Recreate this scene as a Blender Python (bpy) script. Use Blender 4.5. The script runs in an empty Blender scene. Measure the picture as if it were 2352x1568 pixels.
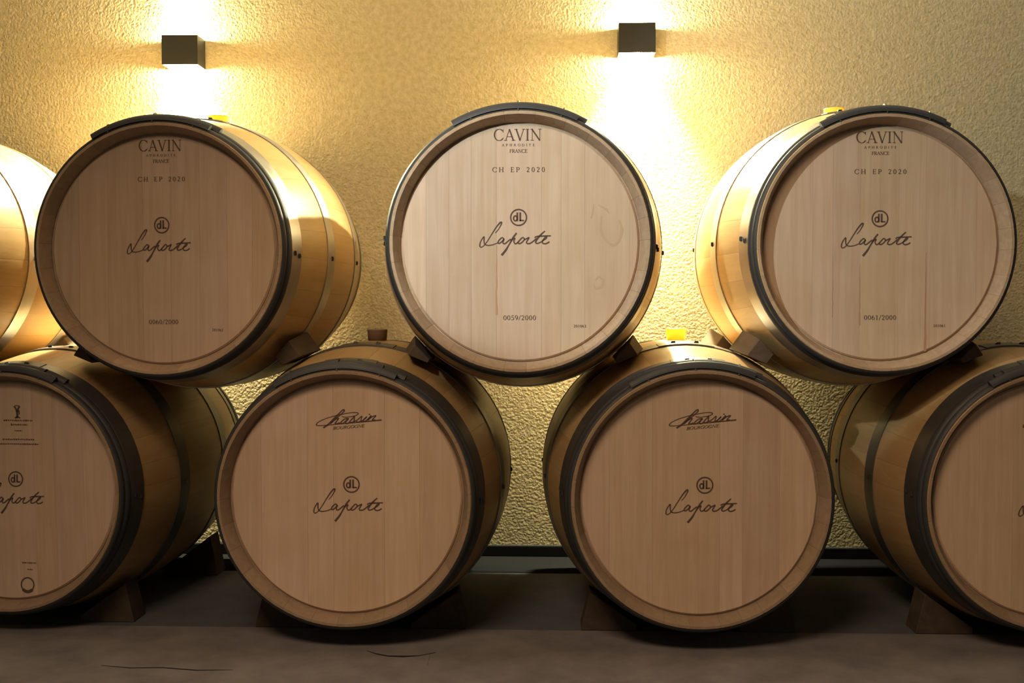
import bpy, bmesh, math, random
from math import sin, cos, pi, radians, sqrt
from mathutils import Vector, Matrix

SC = bpy.context.scene
COL = SC.collection
ZO = 0.796                     # height of the camera above the cellar floor

# ------------------------------------------------------------------ camera
cam = bpy.data.cameras.new('camera')
cam.sensor_width = 36.0
cam.lens = 2600.0 / 2352.0 * 36.0
camo = bpy.data.objects.new('camera', cam)
COL.objects.link(camo)
camo.location = (0, -2.589, ZO)
camo.rotation_euler = (radians(90 - 1.80), 0, radians(2.10))
SC.camera = camo

# ------------------------------------------------------------------ world, exposure
w = bpy.data.worlds.new('cellar_ambient')
SC.world = w
w.use_nodes = True
w.node_tree.nodes['Background'].inputs['Color'].default_value = (1.0, 0.86, 0.70, 1)
w.node_tree.nodes['Background'].inputs['Strength'].default_value = 0.10
SC.view_settings.view_transform = 'Standard'
SC.view_settings.look = 'None'
SC.view_settings.exposure = 0.0
SC.view_settings.gamma = 1.0
SC.view_settings.use_curve_mapping = False


def aim(o, target):
    d = Vector(target) - o.location
    o.rotation_euler = d.to_track_quat('-Z', 'Y').to_euler()


# room light of the cellar, high up on the left in front of the stack
l = bpy.data.lights.new('room_light', 'SPOT')
l.energy = 405
l.color = (1.0, 0.71, 0.47)
l.spot_size = radians(68)
l.spot_blend = 1.0
l.shadow_soft_size = 0.60
lo = bpy.data.objects.new('room_light', l)
COL.objects.link(lo)
lo.location = (-0.80, -2.6, ZO + 2.28)
aim(lo, (0.28, 0, ZO - 0.95))

# added soft fill above the stack to brighten the wall; no fixture there
l = bpy.data.lights.new('vault_light', 'AREA')
l.shape = 'RECTANGLE'
l.size, l.size_y = 4.0, 0.3
l.energy = 13
l.color = (1.0, 0.94, 0.78)
lo = bpy.data.objects.new('vault_light', l)
COL.objects.link(lo)
lo.location = (0, 0.15, ZO + 2.3)
aim(lo, (0, 0.9, ZO + 0.6))

# small white framing spot under the ceiling in front of the stack, turned to the right (oval beam)
l = bpy.data.lights.new('ceiling_spot', 'SPOT')
l.energy = 62
l.color = (0.90, 1.0, 0.97)
l.spot_size = radians(47.0)
l.spot_blend = 0.23
l.shadow_soft_size = 0.02
lo = bpy.data.objects.new('ceiling_spot', l)
COL.objects.link(lo)
lo.location = (-0.70, -1.10, ZO + 0.83)
_az, _in, _ro = 0.9805, 0.10695, 0.8725
_f = Vector((sin(_az) * cos(_in), cos(_az) * cos(_in), sin(_in)))
_r = _f.cross(Vector((0, 0, 1))).normalized()
_u = _r.cross(_f)
_R = _r * cos(_ro) + _u * sin(_ro)
_U = _u * cos(_ro) - _r * sin(_ro)
lo.rotation_euler = Matrix((_R, _U, -_f)).transposed().to_euler()
lo.scale = (3.62, 1.0, 1.0)


# ------------------------------------------------------------------ helpers
def mesh_obj(name, verts, faces, mat, parent=None, smooth=False, loc=None):
    me = bpy.data.meshes.new(name)
    me.from_pydata(verts, [], faces)
    me.validate()
    if smooth:
        for p in me.polygons:
            p.use_smooth = True
    me.materials.append(mat)
    o = bpy.data.objects.new(name, me)
    COL.objects.link(o)
    if parent is not None:
        o.parent = parent
    if loc is not None:
        o.location = loc
    return o


def link_copy(name, me, parent, loc=(0, 0, 0), rot=(0, 0, 0), color=None):
    o = bpy.data.objects.new(name, me)
    COL.objects.link(o)
    o.parent = parent
    o.location = loc
    o.rotation_euler = rot
    if color:
        o.color = color
    return o


def thing(name, label, cat, loc=(0, 0, 0), rotz=0.0, group=None):
    o = bpy.data.objects.new(name, None)
    COL.objects.link(o)
    o.empty_display_size = 0.05
    o.location = loc
    o.rotation_euler = (0, 0, rotz)
    o['label'] = label
    o['category'] = cat
    if group:
        o['group'] = group
    return o


def tag(o, label, cat, group=None):
    o['label'] = label
    o['category'] = cat
    if group:
        o['group'] = group
    return o


def structure(o, label):
    o['kind'] = 'structure'
    o['label'] = label
    return o


def box(x0, x1, y0, y1, z0, z1, bev=0.0):
    bm = bmesh.new()
    vs = [bm.verts.new((x, y, z)) for x in (x0, x1) for y in (y0, y1) for z in (z0, z1)]
    for f in ((0, 1, 3, 2), (4, 6, 7, 5), (0, 4, 5, 1), (2, 3, 7, 6), (0, 2, 6, 4), (1, 5, 7, 3)):
        bm.faces.new([vs[i] for i in f])
    bmesh.ops.recalc_face_normals(bm, faces=bm.faces)
    if bev:
        bmesh.ops.bevel(bm, geom=list(bm.edges), offset=bev, segments=2, affect='EDGES')
    return bm


def bm_obj(name, bm, mat, parent=None, loc=None, smooth=False):
    me = bpy.data.meshes.new(name)
    bmesh.ops.recalc_face_normals(bm, faces=bm.faces)
    bm.to_mesh(me)
    bm.free()
    me.materials.append(mat)
    if smooth:
        for p in me.polygons:
            p.use_smooth = True
    o = bpy.data.objects.new(name, me)
    COL.objects.link(o)
    if parent is not None:
        o.parent = parent
    if loc is not None:
        o.location = loc
    return o


def prism(poly, y0, y1, bev=0.0):
    """polygon in the x-z plane, extruded from y0 to y1"""
    bm = bmesh.new()
    a = [bm.verts.new((x, y0, z)) for x, z in poly]
    b = [bm.verts.new((x, y1, z)) for x, z in poly]
    n = len(poly)
    bm.faces.new(a)
    bm.faces.new(b[::-1])
    for i in range(n):
        j = (i + 1) % n
        bm.faces.new((a[i], b[i], b[j], a[j]))
    bmesh.ops.recalc_face_normals(bm, faces=bm.faces)
    if bev:
        bmesh.ops.bevel(bm, geom=list(bm.edges), offset=bev, segments=1, affect='EDGES')
    return bm


# ------------------------------------------------------------------ materials
def mat_new(name):
    m = bpy.data.materials.new(name)
    m.use_nodes = True
    nt = m.node_tree
    return m, nt, nt.nodes['Principled BSDF']


def node(nt, kind, **kw):
    n = nt.nodes.new(kind)
    for k, v in kw.items():
        setattr(n, k, v)
    return n


def plain(name, color, rough=0.6, metal=0.0, spec=0.4):
    m, nt, b = mat_new(name)
    b.inputs['Base Color'].default_value = (*color, 1)
    b.inputs['Roughness'].default_value = rough
    b.inputs['Metallic'].default_value = metal
    b.inputs['Specular IOR Level'].default_value = spec
    return m


def wood(name, c_light, c_dark, scale, rough=0.55, spec=0.3, bump=0.0006, blotch=0.35):
    """grain stretched along the axis whose scale entry is small; Object Info colour tints each piece"""
    m, nt, b = mat_new(name)
    L = nt.links
    tc = node(nt, 'ShaderNodeTexCoord')
    oi = node(nt, 'ShaderNodeObjectInfo')
    mul = node(nt, 'ShaderNodeMath', operation='MULTIPLY')
    mul.inputs[1].default_value = 13.7
    L.new(oi.outputs['Random'], mul.inputs[0])
    add = node(nt, 'ShaderNodeVectorMath', operation='ADD')
    L.new(tc.outputs['Object'], add.inputs[0])
    L.new(mul.outputs[0], add.inputs[1])
    mp = node(nt, 'ShaderNodeMapping')
    mp.inputs['Scale'].default_value = scale
    L.new(add.outputs[0], mp.inputs['Vector'])
    n1 = node(nt, 'ShaderNodeTexNoise')
    n1.inputs['Scale'].default_value = 1.0
    n1.inputs['Detail'].default_value = 5.0
    n1.inputs['Roughness'].default_value = 0.62
    n1.inputs['Distortion'].default_value = 0.6
    L.new(mp.outputs[0], n1.inputs['Vector'])
    n2 = node(nt, 'ShaderNodeTexNoise')
    n2.inputs['Scale'].default_value = 9.0
    n2.inputs['Detail'].default_value = 3.0
    L.new(add.outputs[0], n2.inputs['Vector'])
    r1 = node(nt, 'ShaderNodeValToRGB')
    r1.color_ramp.elements[0].position = 0.30
    r1.color_ramp.elements[1].position = 0.68
    r1.color_ramp.elements[0].color = (*c_dark, 1)
    r1.color_ramp.elements[1].color = (*c_light, 1)
    L.new(n1.outputs['Fac'], r1.inputs['Fac'])
    mx = node(nt, 'ShaderNodeMix', data_type='RGBA')
    mx.inputs['A'].default_value = (0, 0, 0, 1)
    L.new(r1.outputs['Color'], mx.inputs['A'])
    mx.inputs['B'].default_value = (c_dark[0] * 0.92, c_dark[1] * 0.84, c_dark[2] * 0.74, 1)
    r2 = node(nt, 'ShaderNodeMapRange')
    r2.inputs['From Min'].default_value = 0.45
    r2.inputs['From Max'].default_value = 0.75
    r2.inputs['To Max'].default_value = blotch
    L.new(n2.outputs['Fac'], r2.inputs['Value'])
    L.new(r2.outputs[0], mx.inputs['Factor'])
    tint = node(nt, 'ShaderNodeMix', data_type='RGBA', blend_type='MULTIPLY')
    tint.inputs['Factor'].default_value = 1.0
    L.new(mx.outputs['Result'], tint.inputs['A'])
    L.new(oi.outputs['Color'], tint.inputs['B'])
    L.new(tint.outputs['Result'], b.inputs['Base Color'])
    b.inputs['Roughness'].default_value = rough
    b.inputs['Specular IOR Level'].default_value = spec
    if bump:
        bp = node(nt, 'ShaderNodeBump')
        bp.inputs['Distance'].default_value = bump
        bp.inputs['Strength'].default_value = 0.5
        L.new(n1.outputs['Fac'], bp.inputs['Height'])
        L.new(bp.outputs['Normal'], b.inputs['Normal'])
    return m


def stucco():
    m, nt, b = mat_new('rough_cream_render')
    L = nt.links
    tc = node(nt, 'ShaderNodeTexCoord')
    n1 = node(nt, 'ShaderNodeTexNoise')
    n1.inputs['Scale'].default_value = 120.0
    n1.inputs['Detail'].default_value = 3.0
    n1.inputs['Roughness'].default_value = 0.55
    L.new(tc.outputs['Object'], n1.inputs['Vector'])
    v = node(nt, 'ShaderNodeTexVoronoi', feature='SMOOTH_F1')
    v.inputs['Scale'].default_value = 130.0
    v.inputs['Smoothness'].default_value = 0.6
    L.new(tc.outputs['Object'], v.inputs['Vector'])
    sub = node(nt, 'ShaderNodeMath', operation='SUBTRACT')
    L.new(n1.outputs['Fac'], sub.inputs[0])
    vm = node(nt, 'ShaderNodeMath', operation='MULTIPLY')
    vm.inputs[1].default_value = 0.5
    L.new(v.outputs['Distance'], vm.inputs[0])
    L.new(vm.outputs[0], sub.inputs[1])
    bp = node(nt, 'ShaderNodeBump')
    bp.inputs['Distance'].default_value = 0.006
    bp.inputs['Strength'].default_value = 0.55
    L.new(sub.outputs[0], bp.inputs['Height'])
    L.new(bp.outputs['Normal'], b.inputs['Normal'])
    n3 = node(nt, 'ShaderNodeTexNoise')
    n3.inputs['Scale'].default_value = 60.0
    n3.inputs['Detail'].default_value = 4.0
    L.new(tc.outputs['Object'], n3.inputs['Vector'])
    r = node(nt, 'ShaderNodeValToRGB')
    r.color_ramp.elements[0].position = 0.35
    r.color_ramp.elements[1].position = 0.62
    r.color_ramp.elements[0].color = (0.555, 0.47, 0.28, 1)
    r.color_ramp.elements[1].color = (0.66, 0.575, 0.385, 1)
    L.new(n3.outputs['Fac'], r.inputs['Fac'])
    L.new(r.outputs['Color'], b.inputs['Base Color'])
    b.inputs['Roughness'].default_value = 0.95
    b.inputs['Specular IOR Level'].default_value = 0.1
    return m


def concrete(name, c0, c1, scale=9.0):
    m, nt, b = mat_new(name)
    L = nt.links
    tc = node(nt, 'ShaderNodeTexCoord')
    n1 = node(nt, 'ShaderNodeTexNoise')
    n1.inputs['Scale'].default_value = scale
    n1.inputs['Detail'].default_value = 8.0
    n1.inputs['Roughness'].default_value = 0.65
    L.new(tc.outputs['Object'], n1.inputs['Vector'])
    r = node(nt, 'ShaderNodeValToRGB')
    r.color_ramp.elements[0].position = 0.32
    r.color_ramp.elements[1].position = 0.68
    r.color_ramp.elements[0].color = (*c0, 1)
    r.color_ramp.elements[1].color = (*c1, 1)
    L.new(n1.outputs['Fac'], r.inputs['Fac'])
    L.new(r.outputs['Color'], b.inputs['Base Color'])
    b.inputs['Roughness'].default_value = 0.9
    b.inputs['Specular IOR Level'].default_value = 0.15
    bp = node(nt, 'ShaderNodeBump')
    bp.inputs['Distance'].default_value = 0.004
    bp.inputs['Strength'].default_value = 0.5
    L.new(n1.outputs['Fac'], bp.inputs['Height'])
    L.new(bp.outputs['Normal'], b.inputs['Normal'])
    return m


def steel(name, c, metal, rough):
    m, nt, b = mat_new(name)
    L = nt.links
    tc = node(nt, 'ShaderNodeTexCoord')
    n1 = node(nt, 'ShaderNodeTexNoise')
    n1.inputs['Scale'].default_value = 30.0
    n1.inputs['Detail'].default_value = 4.0
    L.new(tc.outputs['Object'], n1.inputs['Vector'])
    r = node(nt, 'ShaderNodeValToRGB')
    r.color_ramp.elements[0].color = (c[0] * 0.85, c[1] * 0.85, c[2] * 0.85, 1)
    r.color_ramp.elements[1].color = (c[0] * 1.12, c[1] * 1.12, c[2] * 1.12, 1)
    L.new(n1.outputs['Fac'], r.inputs['Fac'])
    L.new(r.outputs['Color'], b.inputs['Base Color'])
    b.inputs['Metallic'].default_value = metal
    mr = node(nt, 'ShaderNodeMapRange')
    mr.inputs['To Min'].default_value = rough - 0.08
    mr.inputs['To Max'].default_value = rough + 0.12
    L.new(n1.outputs['Fac'], mr.inputs['Value'])
    L.new(mr.outputs[0], b.inputs['Roughness'])
    return m


def silicone():
    m, nt, b = mat_new('yellow_silicone')
    L = nt.links
    b.inputs['Base Color'].default_value = (0.88, 0.70, 0.22, 1)
    b.inputs['Roughness'].default_value = 0.4
    tr = node(nt, 'ShaderNodeBsdfTranslucent')
    tr.inputs['Color'].default_value = (0.95, 0.72, 0.15, 1)
    mx = node(nt, 'ShaderNodeMixShader')
    mx.inputs[0].default_value = 0.5
    L.new(b.outputs[0], mx.inputs[1])
    L.new(tr.outputs[0], mx.inputs[2])
    L.new(mx.outputs[0], nt.nodes['Material Output'].inputs['Surface'])
    return m


def glow(name, c, s):
    m, nt, b = mat_new(name)
    b.inputs['Base Color'].default_value = (0.9, 0.9, 0.9, 1)
    b.inputs['Emission Color'].default_value = (*c, 1)
    b.inputs['Emission Strength'].default_value = s
    return m


M_STAVE = wood('oak_stave', (0.66, 0.47, 0.24), (0.57, 0.38, 0.165), (45, 2.2, 45), rough=0.42, spec=0.4)
M_END = wood('oak_end_grain', (0.49, 0.375, 0.275), (0.40, 0.295, 0.205), (70, 70, 70), rough=0.75, spec=0.15)
M_HEAD = wood('oak_head_board', (0.62, 0.49, 0.375), (0.53, 0.395, 0.28), (75, 75, 3.2), rough=0.6)
M_WEDGE = wood('rough_wedge_wood', (0.11, 0.078, 0.052), (0.07, 0.049, 0.033), (30, 6, 30), rough=0.8, spec=0.2)
M_CHOCK = wood('dark_chock_wood', (0.085, 0.062, 0.044), (0.055, 0.040, 0.028), (30, 6, 30), rough=0.85, spec=0.15)
M_GALV = steel('galvanised_hoop', (0.50, 0.48, 0.45), 0.85, 0.38)
M_GALV_SHADE = steel('dark_steel_hoop', (0.16, 0.155, 0.15), 0.75, 0.40)  # galvanised hoop again, with the lower row's dim light put into the colour
M_BLACK = steel('black_painted_hoop', (0.033, 0.034, 0.037), 0.0, 0.55)
M_NAIL = plain('dark_hoop_nail', (0.03, 0.03, 0.03), 0.5, 0.3)
M_TIE = plain('dark_binding', (0.07, 0.06, 0.055), 0.6)
M_INK = plain('burnt_ink', (0.115, 0.076, 0.06), 0.8, 0, 0.1)
M_STAIN = plain('red_wine_stain', (0.46, 0.27, 0.17), 0.7, 0, 0.2)
M_MARK = plain('faint_water_mark', (0.52, 0.385, 0.255), 0.7, 0, 0.2)
M_WALL = stucco()
M_FLOOR = concrete('floor_concrete', (0.13, 0.118, 0.118), (0.215, 0.195, 0.19), 7.0)
M_CEIL = plain('cream_ceiling', (0.72, 0.62, 0.42), 0.95, 0, 0.1)
M_FLOOR_SHADE = concrete('dark_damp_floor', (0.075, 0.078, 0.088), (0.105, 0.108, 0.118), 7.0)  # floor concrete with the shade under the barrels put into its colour
M_STRIP = plain('dark_sealed_floor', (0.008, 0.008, 0.009), 1.0, 0, 0.0)  # near-black strip of floor next to the wall
M_SKIRT = plain('black_skirting', (0.022, 0.022, 0.024), 0.95, 0, 0.02)
M_LAMP = plain('black_lamp_metal', (0.030, 0.031, 0.030), 0.55, 0, 0.3)
M_REFL = plain('white_reflector', (0.82, 0.80, 0.82), 0.35)
M_BULB = glow('warm_lamp_lens', (1.0, 0.88, 0.62), 30.0)
M_SIL = silicone()
M_CORK = plain('brown_bung', (0.22, 0.15, 0.11), 0.7)

# ------------------------------------------------------------------ the room
WALL_Y = 1.0
PLINTH_Z = 0.0
structure(bm_obj('wall_back', box(-4.2, 4.2, WALL_Y, WALL_Y + 0.2, 0, ZO + 2.45), M_WALL),
          'cream wall with rough sprayed render behind the barrels')
structure(bm_obj('ceiling', box(-4.2, 4.2, -5.5, WALL_Y, ZO + 2.40, ZO + 2.50), M_CEIL), 'plain cream cellar ceiling')
fl = structure(bm_obj('floor', box(-4.2, 4.2, -5.5, 0.17, -0.1, 0.0), M_FLOOR), 'worn brown-grey concrete cellar floor')
structure(bm_obj('baseboard_back', box(-4.2, 4.2, WALL_Y - 0.016, WALL_Y, PLINTH_Z, ZO - 0.7615, 0.002), M_SKIRT),
          'black skirting along the foot of the cream wall')
structure(bm_obj('trim_2', box(-4.2, 4.2, 0.17, 0.76, -0.1, 0.0), M_FLOOR_SHADE),
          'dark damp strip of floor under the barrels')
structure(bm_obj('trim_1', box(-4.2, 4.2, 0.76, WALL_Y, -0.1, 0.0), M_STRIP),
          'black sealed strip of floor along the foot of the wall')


def floor_crack(pts, w_):
    """a shallow open crack: a thin dark sliver just proud of the worn surface"""
    V, F = [], []
    rnd = random.Random(9)
    n = len(pts)
    for i, (x, y) in enumerate(pts):
        h = w_ * (0.3 + 0.7 * sin(pi * i / (n - 1))) * rnd.uniform(.7, 1.2) / 2
        V += [(x, y + h, 0.0006), (x, y - h, 0.0006), (x, y, 0.0010)]
    for i in range(n - 1):
        a_, b_ = 3 * i, 3 * i + 3
        F += [(a_, a_ + 2, b_ + 2, b_), (a_ + 2, a_ + 1, b_ + 1, b_ + 2)]
    mesh_obj('crack', V, F, M_SKIRT, fl)


floor_crack([(-.43, -.012), (-.405, -.035), (-.375, -.05), (-.34, -.052), (-.305, -.045), (-.27, -.02)], .010)
floor_crack([(-.283, -.028), (-.279, -.06), (-.280, -.095), (-.276, -.115)], .006)
floor_crack([(-1.0, -.14), (-.93, -.155), (-.86, -.15), (-.78, -.165), (-.70, -.16)], .006)

# ------------------------------------------------------------------ barrel geometry
BL = 0.88                      # length
RE, RB = 0.2955, 0.352         # outer radius at the ends, at the bilge
RH = 0.2715                    # head radius
HY = 0.035                     # recess of the head


def prof(y):
    u = 2 * y / BL - 1
    return RE + (RB - RE) * (1 - u * u)


def stave_mesh(wdeg):
    na = 4
    a = radians(wdeg) / 2
    gap = 0.00016
    ys = [0, 0.004, 0.03, 0.07, 0.12, 0.18, 0.25, 0.32, 0.38, 0.44, 0.50, 0.56, 0.63, 0.70, 0.76, 0.81, 0.85, 0.876, 0.88]
    ring = [(y, prof(y) - (0.0015 if y in (0, 0.88) else 0)) for y in ys]
    inner = [(0.88, 0.288), (0.845, 0.2755), (0.843, 0.268), (0.825, 0.268), (0.80, prof(0.8) - 0.026),
             (0.60, prof(0.6) - 0.026), (0.44, prof(0.44) - 0.026), (0.28, prof(0.28) - 0.026), (0.08, prof(0.08) - 0.026),
             (0.055, 0.268), (0.0415, 0.268), (0.0410, 0.2752), (0.035, 0.2755), (0.0, 0.288)]
    loop = ring + inner
    n = len(loop)
    nout = len(ring)
    V, F = [], []
    for i in range(na + 1):
        t = -1 + 2 * i / na
        for k, (y, r) in enumerate(loop):
            rr = r - (0.0003 if (abs(t) == 1 and k < nout) else 0)
            th = t * (a - gap / rr)
            if abs(t) < 1:
                th = t * a * (1.55 if abs(t) == 0.5 else 1)
            V.append((rr * sin(th), y, rr * cos(th)))
    for i in range(na):
        for k in range(n):
            k2 = (k + 1) % n
            F.append((i * n + k, i * n + k2, (i + 1) * n + k2, (i + 1) * n + k))
    F.append(tuple(range(n))[::-1])
    F.append(tuple(na * n + k for k in range(n)))
    me = bpy.data.meshes.new('stave')
    me.from_pydata(V, [], F)
    me.materials.append(M_STAVE)
    me.materials.append(M_END)
    # the sawn ends and the bevelled chimes show end grain
    endk = {nout - 1, nout, nout + 1, n - 1, n - 2, n - 3, n - 4}
    for i in range(na):
        for k in range(n):
            if k in endk:
                me.polygons[i * n + k].material_index = 1
    bm = bmesh.new()
    bm.from_mesh(me)
    bmesh.ops.recalc_face_normals(bm, faces=bm.faces)
    for f in bm.faces:
        f.smooth = len(f.verts) == 4
    for e in bm.edges:
        e.smooth = e.calc_face_angle(0) < radians(25)
    bm.to_mesh(me)
    bm.free()
    return me


STAVES = {w_: stave_mesh(w_) for w_ in (10, 12, 14)}


def ring_mesh(name, profile, mat, n=96, a0=0.0, a1=360.0, smooth_deg=35):
    """closed (y, r) profile swept about the barrel axis; angle 0 is the top, growing to the right"""
    full = abs(a1 - a0) >= 359.9
    m = n if full else n + 1
    k = len(profile)
    V, F = [], []
    for i in range(m):
        th = radians(a0 + (a1 - a0) * i / n)
        for y, r in profile:
            V.append((r * sin(th), y, r * cos(th)))
    for i in range(n):
        j = (i + 1) % m
        for p in range(k):
            q = (p + 1) % k
            F.append((i * k + p, i * k + q, j * k + q, j * k + p))
    if not full:
        F.append(tuple(range(k)))
        F.append(tuple((m - 1) * k + p for p in range(k))[::-1])
    me = bpy.data.meshes.new(name)
    me.from_pydata(V, [], F)
    me.materials.append(mat)
    bm = bmesh.new()
    bm.from_mesh(me)
    bmesh.ops.recalc_face_normals(bm, faces=bm.faces)
    for f in bm.faces:
        f.smooth = len(f.verts) == 4
    for e in bm.edges:
        e.smooth = e.calc_face_angle(0) < radians(smooth_deg)
    bm.to_mesh(me)
    bm.free()
    return me


def band_profile(y0, y1, t0=0.0004, t1=0.0024, mir=False):
    ys = [y0 + (y1 - y0) * i / 3 for i in range(4)]
    pr = [(y, prof(y) + t1) for y in ys] + [(y, prof(y) + t0) for y in ys[::-1]]
    if mir:
        pr = [(BL - y, r) for y, r in pr]
    return pr


def round_profile(y0, y1, t0, bulge, mir=False):
    pr = []
    for i in range(9):
        s = i / 8
        y = y0 + (y1 - y0) * s
        pr.append((y, prof(y) + t0 + bulge * sin(pi * s) ** 0.6))
    pr += [(y1, prof(y1) + t0 - 0.0002), (y0, prof(y0) + t0 - 0.0002)]
    if mir:
        pr = [(BL - y, r) for y, r in pr]
    return pr


HOOPS = {
    'head_a': ring_mesh('head_hoop', round_profile(0.002, 0.0195, 0.0004, 0.0058), M_BLACK, smooth_deg=60),
    'head_b': ring_mesh('head_hoop', round_profile(0.0215, 0.041, 0.0004, 0.0058), M_BLACK, smooth_deg=60),
    'quarter': ring_mesh('quarter_hoop', band_profile(0.044, 0.093), M_GALV),
    'bilge': ring_mesh('bilge_hoop', band_profile(0.262, 0.314), M_GALV),
    'r_bilge': ring_mesh('bilge_hoop', band_profile(0.262, 0.314, mir=True), M_GALV),
    'r_quarter': ring_mesh('quarter_hoop', band_profile(0.044, 0.093, mir=True), M_GALV),
    'r_head': ring_mesh('head_hoop', round_profile(0.002, 0.0195, 0.0004, 0.0058, mir=True), M_BLACK, smooth_deg=60),
    'r_head_b': ring_mesh('head_hoop', round_profile(0.0215, 0.041, 0.0004, 0.0058, mir=True), M_BLACK, smooth_deg=60),
    'lap_a': ring_mesh('hoop_lap', round_profile(0.000, 0.0205, 0.0050, 0.0125), M_BLACK, n=24, a0=-30, a1=25, smooth_deg=60),
    'lap_b': ring_mesh('hoop_lap', round_profile(0.0215, 0.042, 0.0050, 0.0105), M_BLACK, n=24, a0=-27, a1=27, smooth_deg=60),
    'tie': ring_mesh('binding', round_profile(-0.001, 0.043, 0.0008, 0.0192), M_TIE, n=2, a0=-0.25, a1=0.25, smooth_deg=60),
    'strap_q': ring_mesh('hoop_lap', band_profile(0.044, 0.093, 0.0025, 0.0042), M_GALV, n=12, a0=-11, a1=12),
    'strap_b': ring_mesh('hoop_lap', band_profile(0.262, 0.314, 0.0025, 0.0042), M_GALV, n=12, a0=-11, a1=12),
}


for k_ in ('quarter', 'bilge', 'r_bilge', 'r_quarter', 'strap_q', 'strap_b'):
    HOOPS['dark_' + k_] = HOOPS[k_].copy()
    HOOPS['dark_' + k_].materials[0] = M_GALV_SHADE


def nail_mesh():
    V = [(-0.0055, -0.004, 0), (0.0055, -0.004, 0), (0.0065, 0.004, 0), (-0.0065, 0.004, 0),
         (-0.004, -0.003, 0.0045), (0.005, -0.002, 0.0045), (0.003, 0.003, 0.0035), (-0.004, 0.003, 0.003)]
    F = [(3, 2, 1, 0), (4, 5, 6, 7), (0, 1, 5, 4), (1, 2, 6, 5), (2, 3, 7, 6), (3, 0, 4, 7)]
    me = bpy.data.meshes.new('hoop_nail')
    me.from_pydata(V, [], F)
    me.materials.append(M_NAIL)
    return me


NAIL = nail_mesh()


def head_board(x0, x1, y_front, y_back):
    """one board of the round head between two vertical joints: chamfered front edges"""
    def outline(e, rr):
        a0, a1 = max(x0 + e, -rr + 1e-4), min(x1 - e, rr - 1e-4)
        pts = []
        n = 14
        for i in range(n + 1):
            x = a0 + (a1 - a0) * i / n
            pts.append((x, sqrt(max(rr * rr - x * x, 0))))
        for i in range(n + 1):
            x = a1 + (a0 - a1) * i / n
            pts.append((x, -sqrt(max(rr * rr - x * x, 0))))
        return pts
    A = outline(0.00013, RH - 0.0040)
    B = outline(0.00005, RH)
    n = len(A)
    V = [(x, y_front, z) for x, z in A] + [(x, y_front + 0.004, z) for x, z in B] + [(x, y_back, z) for x, z in B]
    F = [tuple(range(n)), tuple(range(2 * n, 3 * n))[::-1]]
    for o in (0, n):
        for i in range(n):
            j = (i + 1) % n
            F.append((o + i, o + j, o + n + j, o + n + i))
    bm = bmesh.new()
    vs = [bm.verts.new(v) for v in V]
    for f in F:
        bm.faces.new([vs[i] for i in f])
    bmesh.ops.remove_doubles(bm, verts=bm.verts, dist=1e-6)
    bmesh.ops.recalc_face_normals(bm, faces=bm.faces)
    return bm


# ------------------------------------------------------------------ printing on the heads
class Ink:
    def __init__(self):
        self.V, self.F = [], []

    def stroke(self, pts, ws, closed=False):
        n = len(pts)
        if not isinstance(ws, (list, tuple)):
            ws = [ws] * n
        base = len(self.V)
        for i in range(n):
            p0 = pts[i - 1] if (i > 0 or closed) else pts[i]
            p1 = pts[(i + 1) % n] if (i < n - 1 or closed) else pts[i]
            dx, dz = p1[0] - p0[0], p1[1] - p0[1]
            d = math.hypot(dx, dz) or 1e-9
            nx, nz = -dz / d, dx / d
            h = ws[i] / 2
            self.V.append((pts[i][0] + nx * h, 0, pts[i][1] + nz * h))
            self.V.append((pts[i][0] - nx * h, 0, pts[i][1] - nz * h))
        for i in range(n if closed else n - 1):
            a = base + 2 * i
            b = base + 2 * ((i + 1) % n)
            self.F.append((a, a + 1, b + 1, b))

    def curve(self, pts, ws, sub=6):
        n = len(pts)
        if not isinstance(ws, (list, tuple)):
            ws = [ws] * n
        P, W = [], []
        for i in range(n - 1):
            p0, p1, p2, p3 = pts[max(i - 1, 0)], pts[i], pts[i + 1], pts[min(i + 2, n - 1)]
            for s in range(sub):
                t = s / sub
                P.append(tuple(0.5 * (2 * p1[c] + (p2[c] - p0[c]) * t + (2 * p0[c] - 5 * p1[c] + 4 * p2[c] - p3[c]) * t * t
                                      + (3 * p1[c] - p0[c] - 3 * p2[c] + p3[c]) * t ** 3) for c in (0, 1)))
                W.append(ws[i] + (ws[i + 1] - ws[i]) * t)
        P.append(pts[-1])
        W.append(ws[-1])
        self.stroke(P, W)

    def build(self, name, parent, loc, mat, rot=0.0):
        return mesh_obj(name, self.V, self.F, mat, parent, loc=loc)


# serif capitals and figures as pen strokes: unit cap height; T thick, N thin
T, N_ = 0.155, 0.06


def arc(cx, cz, rx, rz, a0, a1, t=None, n=18):
    t = T if t is None else t
    P, W = [], []
    for i in range(n + 1):
        a = radians(a0 + (a1 - a0) * i / n)
        P.append((cx + rx * cos(a), cz + rz * sin(a)))
        W.append(N_ + (t - N_) * abs(cos(a)))
    return P, W


def serif(x, z, half=0.14):
    return ([(x - half, z), (x + half, z)], N_)


def stem(x):
    return [([(x, 0.0), (x, 1.0)], T), serif(x, 0.03), serif(x, 0.97)]


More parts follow.
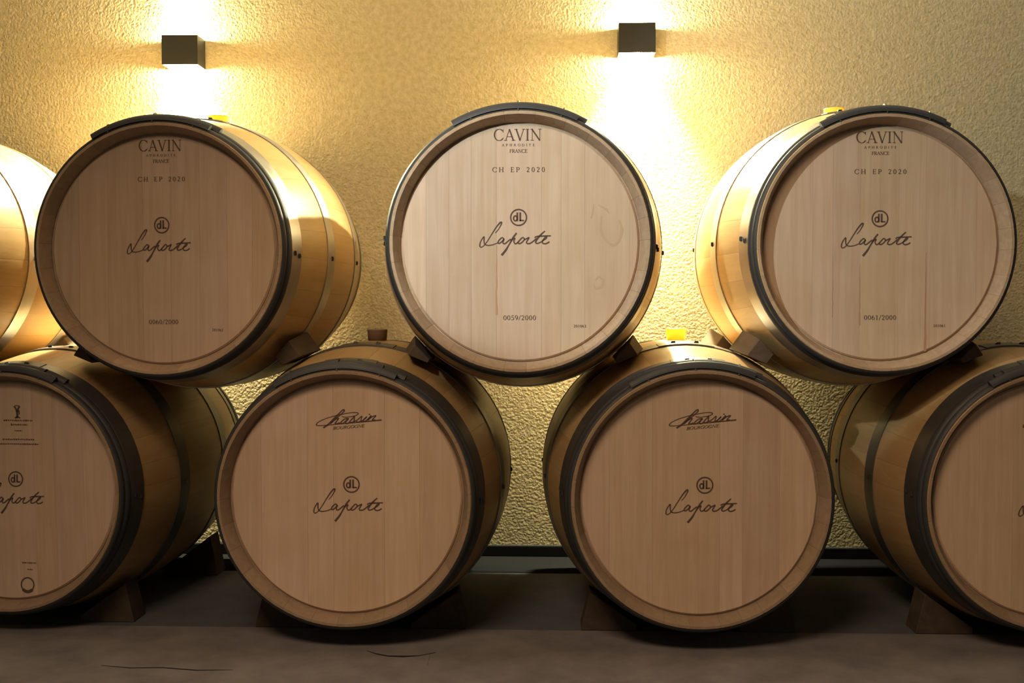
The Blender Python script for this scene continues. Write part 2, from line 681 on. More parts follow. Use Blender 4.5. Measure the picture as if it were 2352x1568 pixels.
GLYPHS = {
    'A': (0.86, [([(0.10, 0), (0.42, 1)], N_ * 1.2), ([(0.40, 1), (0.76, 0)], T), ([(0.22, 0.34), (0.64, 0.34)], N_),
                 serif(0.09, 0.03, 0.13), serif(0.76, 0.03, 0.15)]),
    'B': (0.72, stem(0.17) + [arc(0.30, 0.74, 0.28, 0.24, -90, 90), arc(0.30, 0.26, 0.33, 0.25, -90, 90),
                              ([(0.17, 0.98), (0.3, 0.98)], N_), ([(0.17, 0.5), (0.3, 0.5)], N_), ([(0.17, 0.02), (0.3, 0.02)], N_)]),
    'C': (0.88, [arc(0.47, 0.5, 0.40, 0.49, 42, 318), ([(0.80, 0.98), (0.80, 0.70)], N_), ([(0.78, 0.16), (0.82, 0.26)], N_)]),
    'D': (0.88, stem(0.17) + [arc(0.36, 0.5, 0.44, 0.48, -90, 90), ([(0.17, 0.98), (0.36, 0.98)], N_), ([(0.17, 0.02), (0.36, 0.02)], N_)]),
    'E': (0.70, stem(0.17) + [([(0.17, 0.97), (0.62, 0.97)], N_), ([(0.17, 0.03), (0.64, 0.03)], N_), ([(0.17, 0.52), (0.5, 0.52)], N_),
                              ([(0.60, 0.97), (0.60, 0.78)], N_), ([(0.63, 0.03), (0.63, 0.24)], N_), ([(0.5, 0.62), (0.5, 0.42)], N_)]),
    'F': (0.66, stem(0.17) + [([(0.17, 0.97), (0.60, 0.97)], N_), ([(0.17, 0.52), (0.5, 0.52)], N_),
                              ([(0.59, 0.97), (0.59, 0.76)], N_), ([(0.5, 0.62), (0.5, 0.42)], N_)]),
    'G': (0.92, [arc(0.47, 0.5, 0.40, 0.49, 42, 310), ([(0.80, 0.98), (0.80, 0.70)], N_), ([(0.76, 0.08), (0.76, 0.42)], T), serif(0.76, 0.42, 0.14)]),
    'H': (0.94, stem(0.18) + stem(0.76) + [([(0.18, 0.5), (0.76, 0.5)], N_)]),
    'I': (0.40, stem(0.20)),
    'N': (0.96, [([(0.16, 0), (0.16, 1)], N_), ([(0.12, 1), (0.80, 0)], T), ([(0.80, 0), (0.80, 1)], N_),
                 serif(0.16, 0.03, 0.13), serif(0.11, 0.97, 0.11), serif(0.80, 0.97, 0.13)]),
    'O': (0.94, [arc(0.47, 0.5, 0.39, 0.48, 0, 360, n=28)]),
    'P': (0.68, stem(0.17) + [arc(0.32, 0.72, 0.29, 0.26, -90, 90), ([(0.17, 0.98), (0.32, 0.98)], N_), ([(0.17, 0.46), (0.32, 0.46)], N_)]),
    'R': (0.80, stem(0.17) + [arc(0.32, 0.74, 0.28, 0.24, -90, 90), ([(0.17, 0.98), (0.32, 0.98)], N_), ([(0.17, 0.5), (0.32, 0.5)], N_),
                              ([(0.36, 0.5), (0.74, 0.02)], T), serif(0.74, 0.03, 0.07)]),
    'T': (0.78, stem(0.39)[:2] + [([(0.06, 0.97), (0.72, 0.97)], N_), ([(0.08, 0.97), (0.06, 0.74)], N_), ([(0.70, 0.97), (0.72, 0.74)], N_)]),
    'U': (0.90, [([(0.18, 1), (0.18, 0.34)], T), arc(0.46, 0.34, 0.28, 0.32, 180, 360), ([(0.74, 0.34), (0.74, 1)], N_), serif(0.18, 0.97), serif(0.74, 0.97, 0.12)]),
    'V': (0.80, [([(0.08, 1), (0.42, 0)], T), ([(0.40, 0), (0.72, 1)], N_ * 1.2), serif(0.08, 0.97, 0.15), serif(0.72, 0.97, 0.13)]),
    '0': (0.62, [arc(0.31, 0.5, 0.22, 0.47, 0, 360, n=28)]),
    '1': (0.62, [([(0.31, 0), (0.31, 1)], T), serif(0.31, 0.03, 0.16), ([(0.14, 0.84), (0.31, 0.98)], N_)]),
    '2': (0.62, [arc(0.29, 0.73, 0.19, 0.25, 170, -30), ([(0.46, 0.62), (0.10, 0.05)], N_ * 1.6), ([(0.08, 0.06), (0.54, 0.06)], T * 0.8)]),
    '3': (0.62, [arc(0.28, 0.75, 0.19, 0.22, 160, -80), arc(0.28, 0.27, 0.23, 0.26, 85, -160)]),
    '4': (0.62, [([(0.42, 0), (0.42, 1)], T), ([(0.42, 1), (0.06, 0.3)], N_), ([(0.06, 0.28), (0.56, 0.28)], N_ * 1.3)]),
    '5': (0.62, [([(0.14, 0.94), (0.50, 0.94)], T * 0.8), ([(0.15, 0.94), (0.13, 0.55)], N_), arc(0.27, 0.31, 0.24, 0.29, 125, -150)]),
    '6': (0.62, [arc(0.31, 0.30, 0.21, 0.28, 0, 360, n=24), arc(0.46, 0.36, 0.36, 0.60, 105, 180)]),
    '9': (0.62, [arc(0.31, 0.70, 0.21, 0.28, 0, 360, n=24), arc(0.16, 0.64, 0.36, 0.60, -75, 0)]),
    '8': (0.62, [arc(0.31, 0.75, 0.17, 0.23, 0, 360, n=24), arc(0.31, 0.26, 0.22, 0.26, 0, 360, n=24)]),
    '/': (0.42, [([(0.02, -0.06), (0.38, 1.04)], N_ * 1.6)]),
    ' ': (0.62, []),
}


def text(ink, s, x0, x1, z0, h, track=0.0, bold=1.0, slant=0.0, slope=0.0):
    """serif lettering fitted between x0 and x1 on base line z0, cap height h"""
    adv = [GLYPHS[c][0] + track for c in s]
    total = sum(adv) - track
    k = (x1 - x0) / total
    x = 0.0
    for c, a in zip(s, adv):
        for pts, ws in GLYPHS[c][1]:
            q = [(x0 + (x + px) * k + slant * pz * h, z0 + pz * h + slope * (x + px) * k) for px, pz in pts]
            e = min(k, h) * bold
            ink.stroke(q, [v * e for v in ws] if isinstance(ws, list) else ws * e)
        x += a


def from_zoom(pts, ox, oz, zs, cx, cz, sc):
    return [((ox + x / zs - cx) / sc, -(oz + z / zs - cz) / sc) for x, z in pts]


def signature(ink, dx, dz, kx=1.0):
    """the hand-written name and the ringed monogram (dx, dz: centre of the ring, metres from the head's centre)"""
    def c(pts):
        return [(kx * (x - 1250) / 11784.0 + dx, -(y - 348) / 11784.0 + dz) for x, y in pts]
    w1 = 0.0030
    # L
    ink.curve(c([(620, 765), (700, 675), (775, 545), (792, 482), (745, 492), (640, 620), (520, 805), (420, 965), (340, 1075), (290, 1122),
                 (235, 1146), (202, 1108), (220, 1010), (270, 918), (318, 868), (318, 980), (342, 1068), (430, 1097), (560, 1078), (690, 1028)]),
              [.0016, .0020, .0026, .0036, .0036, .0030, .0024, .0022, .0022, .0020, .0024, .0030, .0026, .0026, .0030, .0030, .0028, .0026, .0022, .0022])
    # a
    ink.curve(c([(862, 945), (812, 890), (750, 930), (697, 1000), (702, 1040), (748, 1035), (805, 988), (858, 930), (828, 1005), (842, 1050),
                 (892, 1045), (962, 988), (1042, 928)]), w1)
    # p
    ink.curve(c([(1198, 765), (1120, 865), (1062, 960), (980, 1100), (905, 1225), (790, 1365)]),
              [.0034, .0042, .0040, .0030, .0046, .0052])
    ink.curve(c([(1050, 975), (1105, 925), (1150, 912), (1122, 985), (1150, 1050), (1200, 1042), (1255, 998)]), w1)
    # o
    ink.curve(c([(1352, 885), (1282, 958), (1236, 1018), (1270, 1053), (1340, 1018), (1402, 948), (1392, 902), (1352, 885)]), w1)
    # r
    ink.curve(c([(1400, 950), (1465, 918), (1530, 890), (1492, 958), (1462, 1018), (1485, 1050), (1560, 1044), (1650, 985), (1735, 905)]), w1)
    # t with its bar
    ink.curve(c([(1962, 712), (1872, 792), (1782, 888), (1722, 978), (1712, 1030), (1762, 1046), (1850, 1010), (1925, 955)]),
              [.0024, .0036, .0042, .0036, .0032, .0030, .0026, .0024])
    ink.curve(c([(1675, 892), (1745, 860), (1900, 850), (2120, 842)]), [.0022, .0032, .0034, .0026])
    # e
    ink.curve(c([(1900, 972), (1968, 930), (2010, 882), (1982, 868), (1930, 930), (1892, 990), (1902, 1040), (1962, 1056), (2030, 1035), (2082, 1000)]), w1)
    # monogram in a ring
    ink.stroke(c([(1250 + 213 * cos(2 * pi * i / 48), 348 + 213 * sin(2 * pi * i / 48)) for i in range(48)]), .0033, closed=True)
    ink.stroke(c([(1163 + 48 * cos(2 * pi * i / 24), 372 + 66 * sin(2 * pi * i / 24)) for i in range(24)]), .0034, closed=True)
    ink.stroke(c([(1216, 213), (1216, 448)]), .0040)
    ink.stroke(c([(1295, 213), (1295, 448)]), .0042)
    ink.stroke(c([(1275, 430), (1398, 430)]), .0032)


def cooper_script(ink, dx, dz):
    """the swashed script over a small italic line (dx, dz: where pixel (1607.5,1142.5) of the photo lies)"""
    def c(pts):
        return [((1520 + x / 13.067 - 1605.6) / 1000 + dx, -(930 + y / 13.067 - 1143.7) / 1000 + dz) for x, y in pts]
    n = .0018
    ink.curve(c([(1000, 330), (1060, 356), (1200, 356), (1400, 318), (1500, 262), (1470, 226), (1300, 224), (1050, 265), (800, 322), (500, 412),
                 (290, 510), (216, 590), (250, 622), (420, 620), (700, 592), (1200, 545), (1700, 495), (2215, 440)]),
              [n, n, n, n, .0022, .0022, n, n, n, n, n, .0024, .0022, n, n, n, .0024, .0034])
    ink.curve(c([(430, 690), (600, 570), (750, 420), (880, 290), (1000, 170), (1062, 137), (1068, 185), (950, 300), (800, 420), (650, 560)]),
              [.0040, .0036, .0040, .0034, .0026, .0034, .0030, .0022, .0024, .0024])
    ink.curve(c([(650, 560), (800, 432), (900, 400), (838, 490), (790, 555), (860, 560), (940, 530)]), .0028)
    ink.curve(c([(1200, 402), (1085, 420), (980, 510), (968, 560), (1050, 540), (1165, 440), (1205, 405), (1132, 500), (1125, 552), (1200, 540), (1290, 440), (1390, 330)]), .0027)
    ink.curve(c([(1390, 330), (1380, 420), (1368, 488), (1300, 528), (1250, 515)]), .0030)
    ink.curve(c([(1370, 500), (1480, 440), (1610, 330), (1592, 420), (1570, 480), (1500, 510), (1435, 490)]), .0024)
    ink.curve(c([(1580, 500), (1690, 420), (1765, 345), (1685, 420), (1645, 490), (1720, 480), (1825, 388), (1900, 312), (1842, 400), (1792, 452),
                 (1920, 350), (2042, 312), (1982, 380), (1932, 442), (2025, 440)]), .0026)
    ink.stroke(c([(1830, 280), (1865, 265)]), .0032)
    p0 = c([(722, 745)])[0]
    p1 = c([(1690, 745)])[0]
    text(ink, 'BOURGOGNE', p0[0], p1[0], p0[1], 0.0068, bold=1.35, slant=0.30, slope=0.088)


# ------------------------------------------------------------------ barrels
def make_barrel(label, x, y, z, yaw, boards, tone, group, seed, head_turn=0.0, tops=True, row_shade=1.0):
    """x, y, z: centre of the front end (z relative to the camera)"""
    rnd = random.Random(seed)
    a = radians(yaw)
    bx, by = x - 0.44 * sin(a), y + 0.44 * cos(a)
    root = thing('wine_barrel', label, 'barrel', (bx, by, ZO + z - RB), a, group)
    O = Vector((0, -0.44, RB))
    # staves: the bung stave sits on top, the rest follow round in mixed widths
    seq = [10] * 8 + [12] * 14 + [14] * 7
    rnd.shuffle(seq)
    ang = 0.0
    for k, wd in enumerate([14] + seq):
        if k:
            ang += prev / 2 + wd / 2
        prev = wd
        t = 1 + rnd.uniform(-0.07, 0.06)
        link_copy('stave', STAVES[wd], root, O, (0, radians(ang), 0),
                  (t * tone[0] * row_shade, t * tone[1] * rnd.uniform(.98, 1.01) * row_shade, t * tone[2] * rnd.uniform(.94, 1.02) * row_shade, 1))  # lower-row staves are tinted darker: shade put into their colour
    # front head of separate boards
    xs = [-RH] + boards + [RH]
    for i in range(len(xs) - 1):
        o = bm_obj('head_board', head_board(xs[i], xs[i + 1], HY, HY + 0.022), M_HEAD, root, O)
        o.rotation_euler = (0, radians(head_turn), 0)
        t = 1 + rnd.uniform(-0.085, 0.06)
        o.color = (t * tone[0], t * tone[1] * rnd.uniform(.98, 1.01), t * tone[2] * rnd.uniform(.93, 1.03), 1)
    bx_ = [-RH, -0.19, -0.10, 0.0, 0.09, 0.18, RH]
    for i in range(6):
        o = bm_obj('back_board', head_board(bx_[i], bx_[i + 1], BL - HY - 0.022, BL - HY), M_HEAD, root, O)
        o.color = (*tone, 1)
    # hoops (lower barrels take a darker copy with shade put into its colour)
    hk = 'dark_' if row_shade < 1 else ''
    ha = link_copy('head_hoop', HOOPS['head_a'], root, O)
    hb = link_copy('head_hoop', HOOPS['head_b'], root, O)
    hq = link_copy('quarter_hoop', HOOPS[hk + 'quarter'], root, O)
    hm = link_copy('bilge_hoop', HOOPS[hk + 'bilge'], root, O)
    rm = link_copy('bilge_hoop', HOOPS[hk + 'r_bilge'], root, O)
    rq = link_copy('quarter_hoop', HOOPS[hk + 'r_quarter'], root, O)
    link_copy('head_hoop', HOOPS['r_head'], root, O)
    link_copy('head_hoop', HOOPS['r_head_b'], root, O)
    tw = rnd.uniform(-2, 2)
    link_copy('hoop_lap', HOOPS['lap_a'], ha, rot=(0, radians(tw), 0))
    link_copy('hoop_lap', HOOPS['lap_b'], hb, rot=(0, radians(tw + 1.5), 0))
    for d in (-22.0, -1.0, 18.0):
        link_copy('binding', HOOPS['tie'], ha, rot=(0, radians(d + tw), 0))

    def nails(hoop, yy, dy, degs):
        for d in degs:
            t = radians(d)
            r = prof(yy + dy) + (0.0042 if abs(d) < 12 else 0.0023)
            link_copy('hoop_nail', NAIL, hoop, (r * sin(t), yy + dy, r * cos(t)), (0, t, 0))
    if tops:
        link_copy('hoop_lap', HOOPS[hk + 'strap_q'], hq)
        link_copy('hoop_lap', HOOPS[hk + 'strap_b'], hm)
        nails(hq, 0.068, 0.0, (-4.5, 5.0))
        nails(hm, 0.288, 0.0, (-4.5, 5.0))
    for s in (-90, 90):
        nails(hq, 0.058, 0.0, (s + 1.5,))
        nails(hq, 0.080, 0.0, (s + 2.5,))
        nails(hm, 0.290, 0.0, (s + 2.0,))
        nails(rm, 0.592, 0.0, (s + 2.0,))
    root['_o'] = tuple(O)
    return root


def put_ink(root, name, ink, mat=None, dy=0.0005, label=None):
    O = Vector(root['_o'])
    o = ink.build(name, root, O + Vector((0, HY - dy, 0)), mat or M_INK)
    if label:
        o['label'] = label
    return o


def px(cx, cz, sc):
    return lambda u, v: ((u - cx) / sc, -(v - cz) / sc)


def upper_print(root, number, small, kx=1.0):
    f = px(1194.5, 557.5, 1002.0)

    def t(s, u0, u1, v_base, h, **kw):
        ink = Ink()
        x0, z0 = f(u0, v_base)
        x1, _ = f(u1, v_base)
        text(ink, s, x0 * kx, x1 * kx, z0, h / 1002.0, **kw)
        return ink
    put_ink(root, 'printed_name', t('CAVIN', 1134, 1244, 324.5, 26.5, track=0.04, bold=0.82))
    put_ink(root, 'printed_line', t('APHRODITE', 1153, 1228, 337.2, 5.6, track=0.55, bold=1.1))
    put_ink(root, 'printed_country', t('FRANCE', 1170.5, 1211.5, 352, 7.8, track=0.0, bold=1.1))
    put_ink(root, 'printed_lot', t('CH EP 2020', 1131, 1251.5, 396, 11, track=0.32, bold=1.05))
    put_ink(root, 'printed_number', t(number, 1156, 1231.5, 734.4, 10.6, track=0.06, bold=1.05))
    put_ink(root, 'printed_code', t(small, 1317.8, 1346, 751.2, 6.0, track=0.1, bold=1.2))
    ink = Ink()
    x, z = f(1191.2, 499.5)
    signature(ink, x * kx, z, kx)
    put_ink(root, 'signature_print', ink)


def lower_print(root, script=True):
    ink = Ink()
    signature(ink, 0.0128, 0.0295)
    put_ink(root, 'signature_print', ink)
    if script:
        ink = Ink()
        cooper_script(ink, 0.0, 0.0)
        put_ink(root, 'cooper_print', ink)


def wine_streak(root, x, z0, z1, w0):
    ink = Ink()
    n = 12
    rnd = random.Random(int(x * 1000) + 7)
    ink.stroke([(x + rnd.uniform(-.0006, .0006), z0 + (z1 - z0) * i / n) for i in range(n + 1)],
               [w0 * (0.25 + 0.75 * i / n) * rnd.uniform(.8, 1.2) for i in range(n + 1)])
    put_ink(root, 'wine_stain', ink, M_STAIN, 0.00025, 'reddish wine streak')


GU = 'oak wine barrels lying in the top row'
GL = 'oak wine barrels lying in the bottom row'
TL = (1.0, 1.0, 1.0)

b_um = make_barrel('pale oak barrel numbered 0059/2000, middle of top row, head brightly lit',
                   -.0769, -.0293, .1442, -.12, [-.216, -.163, -.112, -.054, .050, .094, .148, .250], TL, GU, 3)
upper_print(b_um, '0059/2000', '201063')
wine_streak(b_um, -0.0535, -0.005, -0.165, 0.0046)
wine_streak(b_um, -0.0540, 0.070, 0.045, 0.0014)
ink = Ink()
ink.curve([(.178, .085), (.196, .076), (.203, .066)], [.003, .006, .003])
ink.curve([(.186, .060), (.184, .030), (.194, .008), (.212, -.006), (.226, .006), (.232, .030), (.226, .052)],
          [.003, .006, .005, .007, .006, .007, .003])
ink.curve([(.168, .088), (.166, .07), (.162, .055)], [.002, .005, .003])
put_ink(b_um, 'water_mark', ink, M_MARK, 0.00025, 'faint tan ring mark')
ink = Ink()
ink.curve([(.172, -.086), (.180, -.078), (.190, -.086), (.186, -.100), (.174, -.104), (.168, -.096)], [.003, .005, .004, .006, .005, .003])
put_ink(b_um, 'water_mark', ink, M_MARK, 0.00025, 'small faint tan ring mark')

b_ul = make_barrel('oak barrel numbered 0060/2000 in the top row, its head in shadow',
                   -.9266, .0355, .1334, -1.87, [-.205, -.135, -.050, .018, .088, .155, .215], (0.91, 0.89, 0.87), GU, 11)  # tint lowered to put part of this barrel's shade into the wood
upper_print(b_ul, '0060/2000', '201062', 0.95)
b_ur = make_barrel('oak barrel numbered 0061/2000 at the right end of the top row',
                   .7612, .0405, .1443, 1.82, [-.159, -.112, -.049, .040, .104, .221], (1.0, 0.98, 0.95), GU, 23)
upper_print(b_ur, '0061/2000', '201061')
wine_streak(b_ur, 0.1045, -0.02, -0.250, 0.0056)
wine_streak(b_ur, -0.0485, -0.05, -0.19, 0.0036)
wine_streak(b_ur, -0.1115, -0.04, -0.17, 0.0024)
b_u0 = make_barrel('top-row oak barrel cut off by the left edge, side glowing yellow',
                   -1.705, .05, .142, -2.0, [-.2, -.12, -.03, .06, .14, .21], (1.0, 0.97, 0.90), GU, 31)
b_u0.scale = (0.98, 0.98, 0.98)

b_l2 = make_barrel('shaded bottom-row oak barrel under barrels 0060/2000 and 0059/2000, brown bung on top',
                   -.482, -.0231, -.4435, -1.6, [-.200, -.09, -.03, .09, .172], (0.98, 0.94, 0.92), GL, 41, row_shade=0.70)
lower_print(b_l2)
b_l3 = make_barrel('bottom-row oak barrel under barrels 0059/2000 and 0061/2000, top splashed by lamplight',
                   .3356, -.0236, -.4407, 1.62, [-.206, -.107, .047, .10, .184], (0.98, 0.95, 0.92), GL, 53, row_shade=0.70)
lower_print(b_l3)
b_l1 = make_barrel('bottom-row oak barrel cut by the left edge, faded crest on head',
                   -1.325, .07, -.4435, -4.0, [-.17, -.07, .062, .115, .19], (0.98, 0.94, 0.92), GL, 61, head_turn=-1.5, row_shade=0.70)
b_l1.scale = (0.98, 0.98, 0.98)
lower_print(b_l1, False)
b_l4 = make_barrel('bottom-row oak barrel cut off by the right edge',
                   1.143, .0, -.4437, 0.5, [-.167, -.09, .0, .09, .17], (0.98, 0.94, 0.92), GL, 71, row_shade=0.70)
lower_print(b_l4)

# faded stamps on the left-hand lower barrel: a small crest over rows too worn to read, a ring with a worn caption
f = px(2.0, 1128.0, 965.0)
ink = Ink()
for pts, wd in (([(13, 924), (17, 930), (20, 938)], .0045), ([(27, 924), (23, 930), (21, 938)], .0045), ([(14, 923), (26, 923)], .002),
                ([(20, 936), (21, 946), (19, 953)], .006), ([(14, 953), (21, 949), (28, 953)], .0035), ([(25, 934), (26, 944)], .003)):
    ink.stroke([f(*p) for p in pts], wd)
put_ink(b_l1, 'crest_print', ink)
ink = Ink()
rnd = random.Random(5)
for u0, u1, v, h in ((-14, 60, 958.5, 5), (4, 46, 968.5, 6), (13, 33, 983, 4), (-17, 63, 1004, 5), (-28, 74, 1015, 5), (28, 63, 1301, 5), (41, 54, 1317, 4)):
    u = u0
    while u < u1:
        s = rnd.uniform(2.0, 4.2)
        e = min(u + s, u1)
        ink.stroke([f(u, v + rnd.uniform(-.4, .4)), f(e, v + rnd.uniform(-.4, .4))], h / 965 * rnd.uniform(.45, .8))
        u = e + rnd.uniform(.9, 1.8)
put_ink(b_l1, 'worn_caption', ink)['kind'] = 'stuff'
ink = Ink()
ink.stroke([((47 - 8) / 965 + .0165 * cos(2 * pi * i / 40), -(1349 - 1123) / 965 + .0175 * sin(2 * pi * i / 40)) for i in range(40)],
           [.0034 + (.0045 if 0.62 < i / 40 < 0.88 else 0) for i in range(40)], closed=True)
put_ink(b_l1, 'ring_stamp', ink)


# ------------------------------------------------------------------ bungs
def bung(label, b, mat, r0=0.0245, r1=0.0275, h=0.029):
    o = b.matrix_basis
    n = 32
    bm = bmesh.new()
    prof_ = [(0.0, -0.001), (r0, -0.001), (r1 - 0.001, h - 0.003), (r1, h - 0.001), (r1 - 0.002, h), (0.012, h), (0.010, h - 0.003), (0.0, h - 0.003)]
    rings = []
    for r, z in prof_:
        if r == 0:
            rings.append([bm.verts.new((0, 0, z))])
        else:
            rings.append([bm.verts.new((r * cos(2 * pi * i / n), r * sin(2 * pi * i / n), z)) for i in range(n)])
    for p, q in zip(rings, rings[1:]):
        for i in range(n):
            j = (i + 1) % n
            if len(p) == 1:
                bm.faces.new((p[0], q[i], q[j]))
            elif len(q) == 1:
                bm.faces.new((p[i], q[0], p[j]))
            else:
                bm.faces.new((p[i], q[i], q[j], p[j]))
    ob = bm_obj('bung', bm, mat, smooth=True)
    for p in ob.data.polygons:
        p.use_smooth = abs(p.normal.z) < 0.8
    ob.location = (b.location.x, b.location.y, b.location.z + 2 * RB + 0.0006)
    tag(ob, label, 'bung', 'bungs in the tops of the barrels')
    return ob


bung('amber silicone bung on top of the shaded barrel 0060/2000', b_ul, M_SIL)
bung('pale yellow silicone bung on top of barrel 0061/2000', b_ur, M_SIL)
bung('yellow silicone bung on the lamplit barrel between 0059/2000 and 0061/2000', b_l3, M_SIL)
bung('dull brown bung on the shaded barrel between 0060/2000 and 0059/2000', b_l2, M_CORK)


# ------------------------------------------------------------------ wedges between the rows, chocks on the floor
def centre_at(b, yy):
    """axis point of a barrel at world y, and the distance along the axis"""
    a = b.rotation_euler[2]
    t = (yy - b.location.y) / cos(a)
    return b.location.x - t * sin(a), b.location.z + RB, t + 0.44


def wedge(label, up, low, y0, y1, side, s_in=0.030, s_end=0.098, s_t=0.072):
    """side -1: on the left of the upper barrel, wedge points down into the gap"""
    best = None
    for yy in (y0, y1):
        xu, zu, tu = centre_at(up, yy)
        xl, zl, tl = centre_at(low, yy)
        ru, rl = prof(tu) + 0.0035, prof(tl) + 0.0035
        d = math.hypot(xu - xl, zu - zl)
        g = d - ru - rl
        if best is None or g < best[0]:
            best = (g, xu, zu, xl, zl, ru, rl, d)
    g, xu, zu, xl, zl, ru, rl, d = best
    ax, az = (xu - xl) / d, (zu - zl) / d            # from lower to upper centre
    tx, tz = -az, ax                                 # tangent
    if tx * side < 0:
        tx, tz = -tx, -tz

    def upper(s):
        return d - sqrt(ru * ru - s_t * s_t) + (s - s_t) * s_t / sqrt(ru * ru - s_t * s_t)

    def lower(s):
        return sqrt(rl * rl - s_t * s_t) - (s - s_t) * s_t / sqrt(rl * rl - s_t * s_t)
    rings = []
    for e_ in (s_end - 0.018, s_end + 0.006):        # the front end is cut shorter, so the end face shows
        rings.append([(xl + ax * fn(q) + tx * q, zl + az * fn(q) + tz * q)
                      for q, fn in ((s_in, lower), (e_, lower), (e_, upper), (s_in, upper))])
    cx_ = sum(p[0] for p in rings[0]) / 4
    cz_ = min(p[1] for r_ in rings for p in r_)
    bm = bmesh.new()
    va, vb = [[bm.verts.new((p[0] - cx_, yy, p[1] - cz_)) for p in r_]
              for r_, yy in zip(rings, (-(y1 - y0) / 2, (y1 - y0) / 2))]
    bm.faces.new(va)
    bm.faces.new(vb[::-1])
    for i in range(4):
        j = (i + 1) % 4
        bm.faces.new((va[i], vb[i], vb[j], va[j]))
    bmesh.ops.recalc_face_normals(bm, faces=bm.faces)
    bmesh.ops.bevel(bm, geom=list(bm.edges), offset=0.0015, segments=1, affect='EDGES')
    o = bm_obj('wedge', bm, M_WEDGE)
    o.location = (cx_, (y0 + y1) / 2, cz_)
    tag(o, label, 'wedge', 'wooden wedges holding the top row')
    return o


wedge('front wedge under the left side of barrel 0061/2000, end face lit brown', b_ur, b_l3, .135, .275, -1)
wedge('front wedge under the right side of barrel 0059/2000, beside the lamplit barrel top', b_um, b_l3, .12, .25, 1)
wedge('front wedge under the left side of barrel 0059/2000', b_um, b_l2, .12, .26, -1)
wedge('front wedge under the right side of barrel 0060/2000, in deep shade', b_ul, b_l2, .16, .30, 1)
wedge('front wedge under the left side of barrel 0060/2000, beside the lamplit bottom left barrel', b_ul, b_l1, .17, .30, -1)
wedge('front wedge under the right side of barrel 0061/2000, near the right edge', b_ur, b_l4, .14, .27, 1)
wedge('rear wedge under the left side of barrel 0061/2000, glowing orange', b_ur, b_l3, .62, .76, -1)
wedge('rear wedge under the right side of barrel 0059/2000, mostly hidden', b_um, b_l3, .62, .76, 1)
wedge('rear wedge under the yellow-lit barrel at the left edge', b_u0, b_l1, .66, .80, 1)


def chock(label, b, y0, y1, side, s_t=0.20, s_end=0.262, s_in=0.125):
    xs, zs, t0 = centre_at(b, y0)
    xe, ze, t1 = centre_at(b, y1)
    r = max(prof(t0), prof(t1)) + 0.0045 + abs(xe - xs)
    xc = xs if side < 0 else xs
    zc = zs
    base = PLINTH_Z + 0.0004

    def top(s):
        h = sqrt(r * r - s_t * s_t)
        return zc - h + (s - s_t) * s_t / h
    P = [(side * s_in, base), (side * s_end, base), (side * (s_end - 0.022), top(s_end - 0.022)), (side * s_in, max(top(s_in), base + 0.006))]
    o = bm_obj('chock', prism([(p[0], p[1] - base) for p in P], -(y1 - y0) / 2, (y1 - y0) / 2, 0.0015), M_CHOCK)
    o.location = (xc, (y0 + y1) / 2, base)
    tag(o, label, 'chock', 'wooden chocks on the floor')
    return o


chock('chock at the lower left of the lamplit-topped barrel, its end face showing', b_l3, .17, .25, -1)
chock('chock at the lower right of the lamplit-topped barrel', b_l3, .17, .25, 1)
chock('chock at the lower left of the barrel with the brown bung', b_l2, .17, .25, -1)
chock('chock at the lower right of the barrel with the brown bung', b_l2, .17, .25, 1)
chock('chock at the lower left of the barrel cut off by the right edge', b_l4, .17, .25, -1)
chock('chock at the lower right of the barrel cut off by the left edge', b_l1, .20, .28, 1)
chock('rear chock right of the barrel cut off by the left edge', b_l1, .70, .78, 1, s_t=0.22, s_end=0.29)


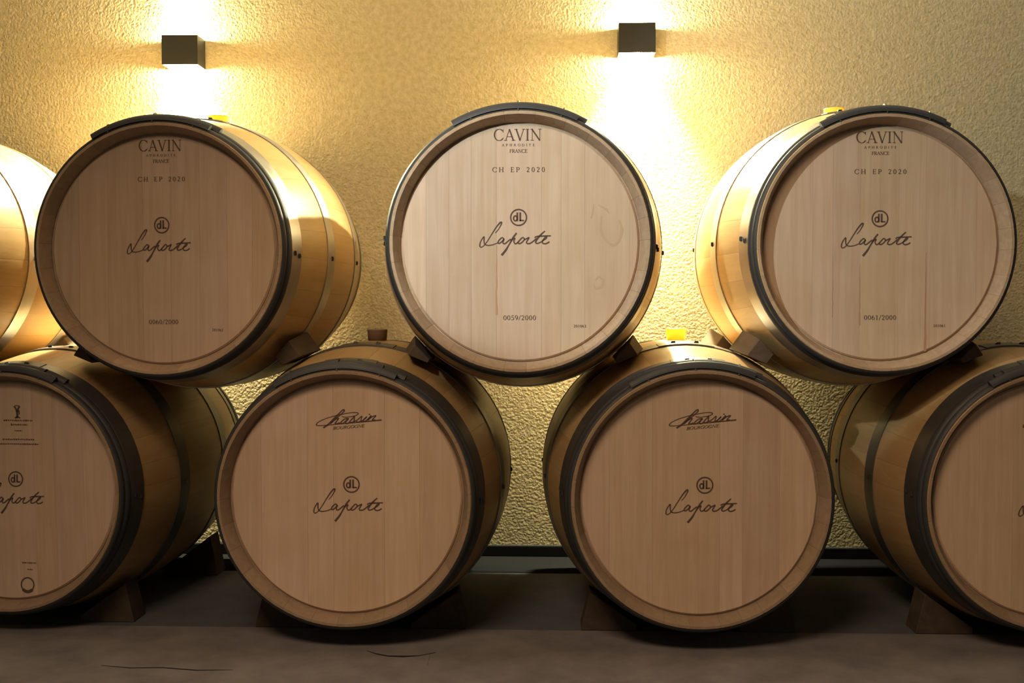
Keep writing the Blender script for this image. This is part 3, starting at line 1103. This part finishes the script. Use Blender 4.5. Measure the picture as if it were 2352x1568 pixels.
# ------------------------------------------------------------------ wall lamps
def wall_lamp(label, cx, cz, wx=0.113, hz=0.091, dy=0.080):
    root = thing('wall_lamp', label, 'wall lamp', (cx, WALL_Y, ZO + cz), 0, 'black up-and-down wall lamps')
    t = 0.0025
    y0, y1 = -dy, -0.0005
    bm = bmesh.new()
    for x0, x1, a, b in ((-wx / 2, -wx / 2 + t, y0, y1), (wx / 2 - t, wx / 2, y0, y1), (-wx / 2 + t, wx / 2 - t, y0, y0 + t), (-wx / 2 + t, wx / 2 - t, y1 - t, y1)):
        vs = [bm.verts.new((x, y, z)) for x in (x0, x1) for y in (a, b) for z in (-hz / 2, hz / 2)]
        for f_ in ((0, 1, 3, 2), (4, 6, 7, 5), (0, 4, 5, 1), (2, 3, 7, 6), (0, 2, 6, 4), (1, 5, 7, 3)):
            bm.faces.new([vs[i] for i in f_])
    bm_obj('housing', bm, M_LAMP, root)
    # white reflector liners, one at each open end, and the lens domes
    for s in (-1, 1):
        bm = bmesh.new()
        e = hz / 2 - 0.0015
        d = 0.018
        e2 = e - d
        xi, yi0, yi1 = wx / 2 - t - 0.0003, y0 + t + 0.0003, y1 - t - 0.0003
        o4 = [bm.verts.new(v) for v in ((-xi, yi0, s * e), (xi, yi0, s * e), (xi, yi1, s * e), (-xi, yi1, s * e))]
        xk, yk0, yk1 = xi * 0.86, yi0 + 0.006, yi1 - 0.006
        i4 = [bm.verts.new(v) for v in ((-xk, yk0, s * e2), (xk, yk0, s * e2), (xk, yk1, s * e2), (-xk, yk1, s * e2))]
        for i in range(4):
            j = (i + 1) % 4
            bm.faces.new((o4[i], o4[j], i4[j], i4[i]))
        bm.faces.new(i4)
        bm_obj('reflector', bm, M_REFL, root)
        bm = bmesh.new()
        n = 24
        R = 0.019
        yc = (y0 + y1) / 2
        rows = []
        for k in range(5):
            an = k / 4 * pi / 2
            if k == 4:
                rows.append([bm.verts.new((0, yc, s * (e2 + R * 0.85)))])
            else:
                rows.append([bm.verts.new((R * cos(an) * cos(2 * pi * i / n), yc + R * cos(an) * sin(2 * pi * i / n), s * (e2 + 0.0005 + R * 0.85 * sin(an)))) for i in range(n)])
        for p, q in zip(rows, rows[1:]):
            for i in range(n):
                j = (i + 1) % n
                if len(q) == 1:
                    bm.faces.new((p[i], p[j], q[0]))
                else:
                    bm.faces.new((p[i], p[j], q[j], q[i]))
        bm_obj('lens', bm, M_BULB, root, smooth=True)
        # the lamp's own light: a wide glow from the lens and a tight beam
        l = bpy.data.lights.new('lamp_glow', 'POINT')
        l.energy = LAMP_GLOW
        l.color = LAMP_COLOR
        l.shadow_soft_size = 0.012
        lo = bpy.data.objects.new('lamp_glow', l)
        COL.objects.link(lo)
        lo.parent = root
        lo.location = (0, -0.024, s * (hz / 2 - 0.0005))
        if s < 0:                      # the lower lens also throws light forward over the barrels
            l = bpy.data.lights.new('lamp_throw', 'SPOT')
            l.energy = LAMP_THROW
            l.color = LAMP_COLOR
            l.spot_size = radians(130)
            l.spot_blend = 0.50
            l.shadow_soft_size = 0.010
            lo = bpy.data.objects.new('lamp_throw', l)
            COL.objects.link(lo)
            lo.parent = root
            lo.location = (0, -0.030, s * (hz / 2 - 0.0005))
            lo.rotation_euler = Vector((0, -0.94, s * 0.34)).to_track_quat('-Z', 'Y').to_euler()
        l = bpy.data.lights.new('lamp_beam', 'AREA')
        l.shape = 'RECTANGLE'
        l.size, l.size_y = wx * 0.8, dy * 0.8
        l.spread = radians(74)
        l.energy = LAMP_BEAM if s < 0 else LAMP_BEAM * 0.36
        l.color = LAMP_COLOR
        lo = bpy.data.objects.new('lamp_beam', l)
        COL.objects.link(lo)
        lo.parent = root
        lo.location = (0, yc, s * (hz / 2 + 0.0005))
        lo.rotation_euler = Vector((0, -0.10, s * 0.99)).to_track_quat('-Z', 'Y').to_euler()
    return root


LAMP_THROW = 195
LAMP_GLOW = 14
LAMP_BEAM = 27
LAMP_COLOR = (1.0, 0.93, 0.57)
wall_lamp('small black cube wall lamp above barrel 0060/2000, left of the two', -1.1640, 0.7967)
wall_lamp('small black cube wall lamp right above barrel 0059/2000, right of the two', 0.2553, 0.8220)
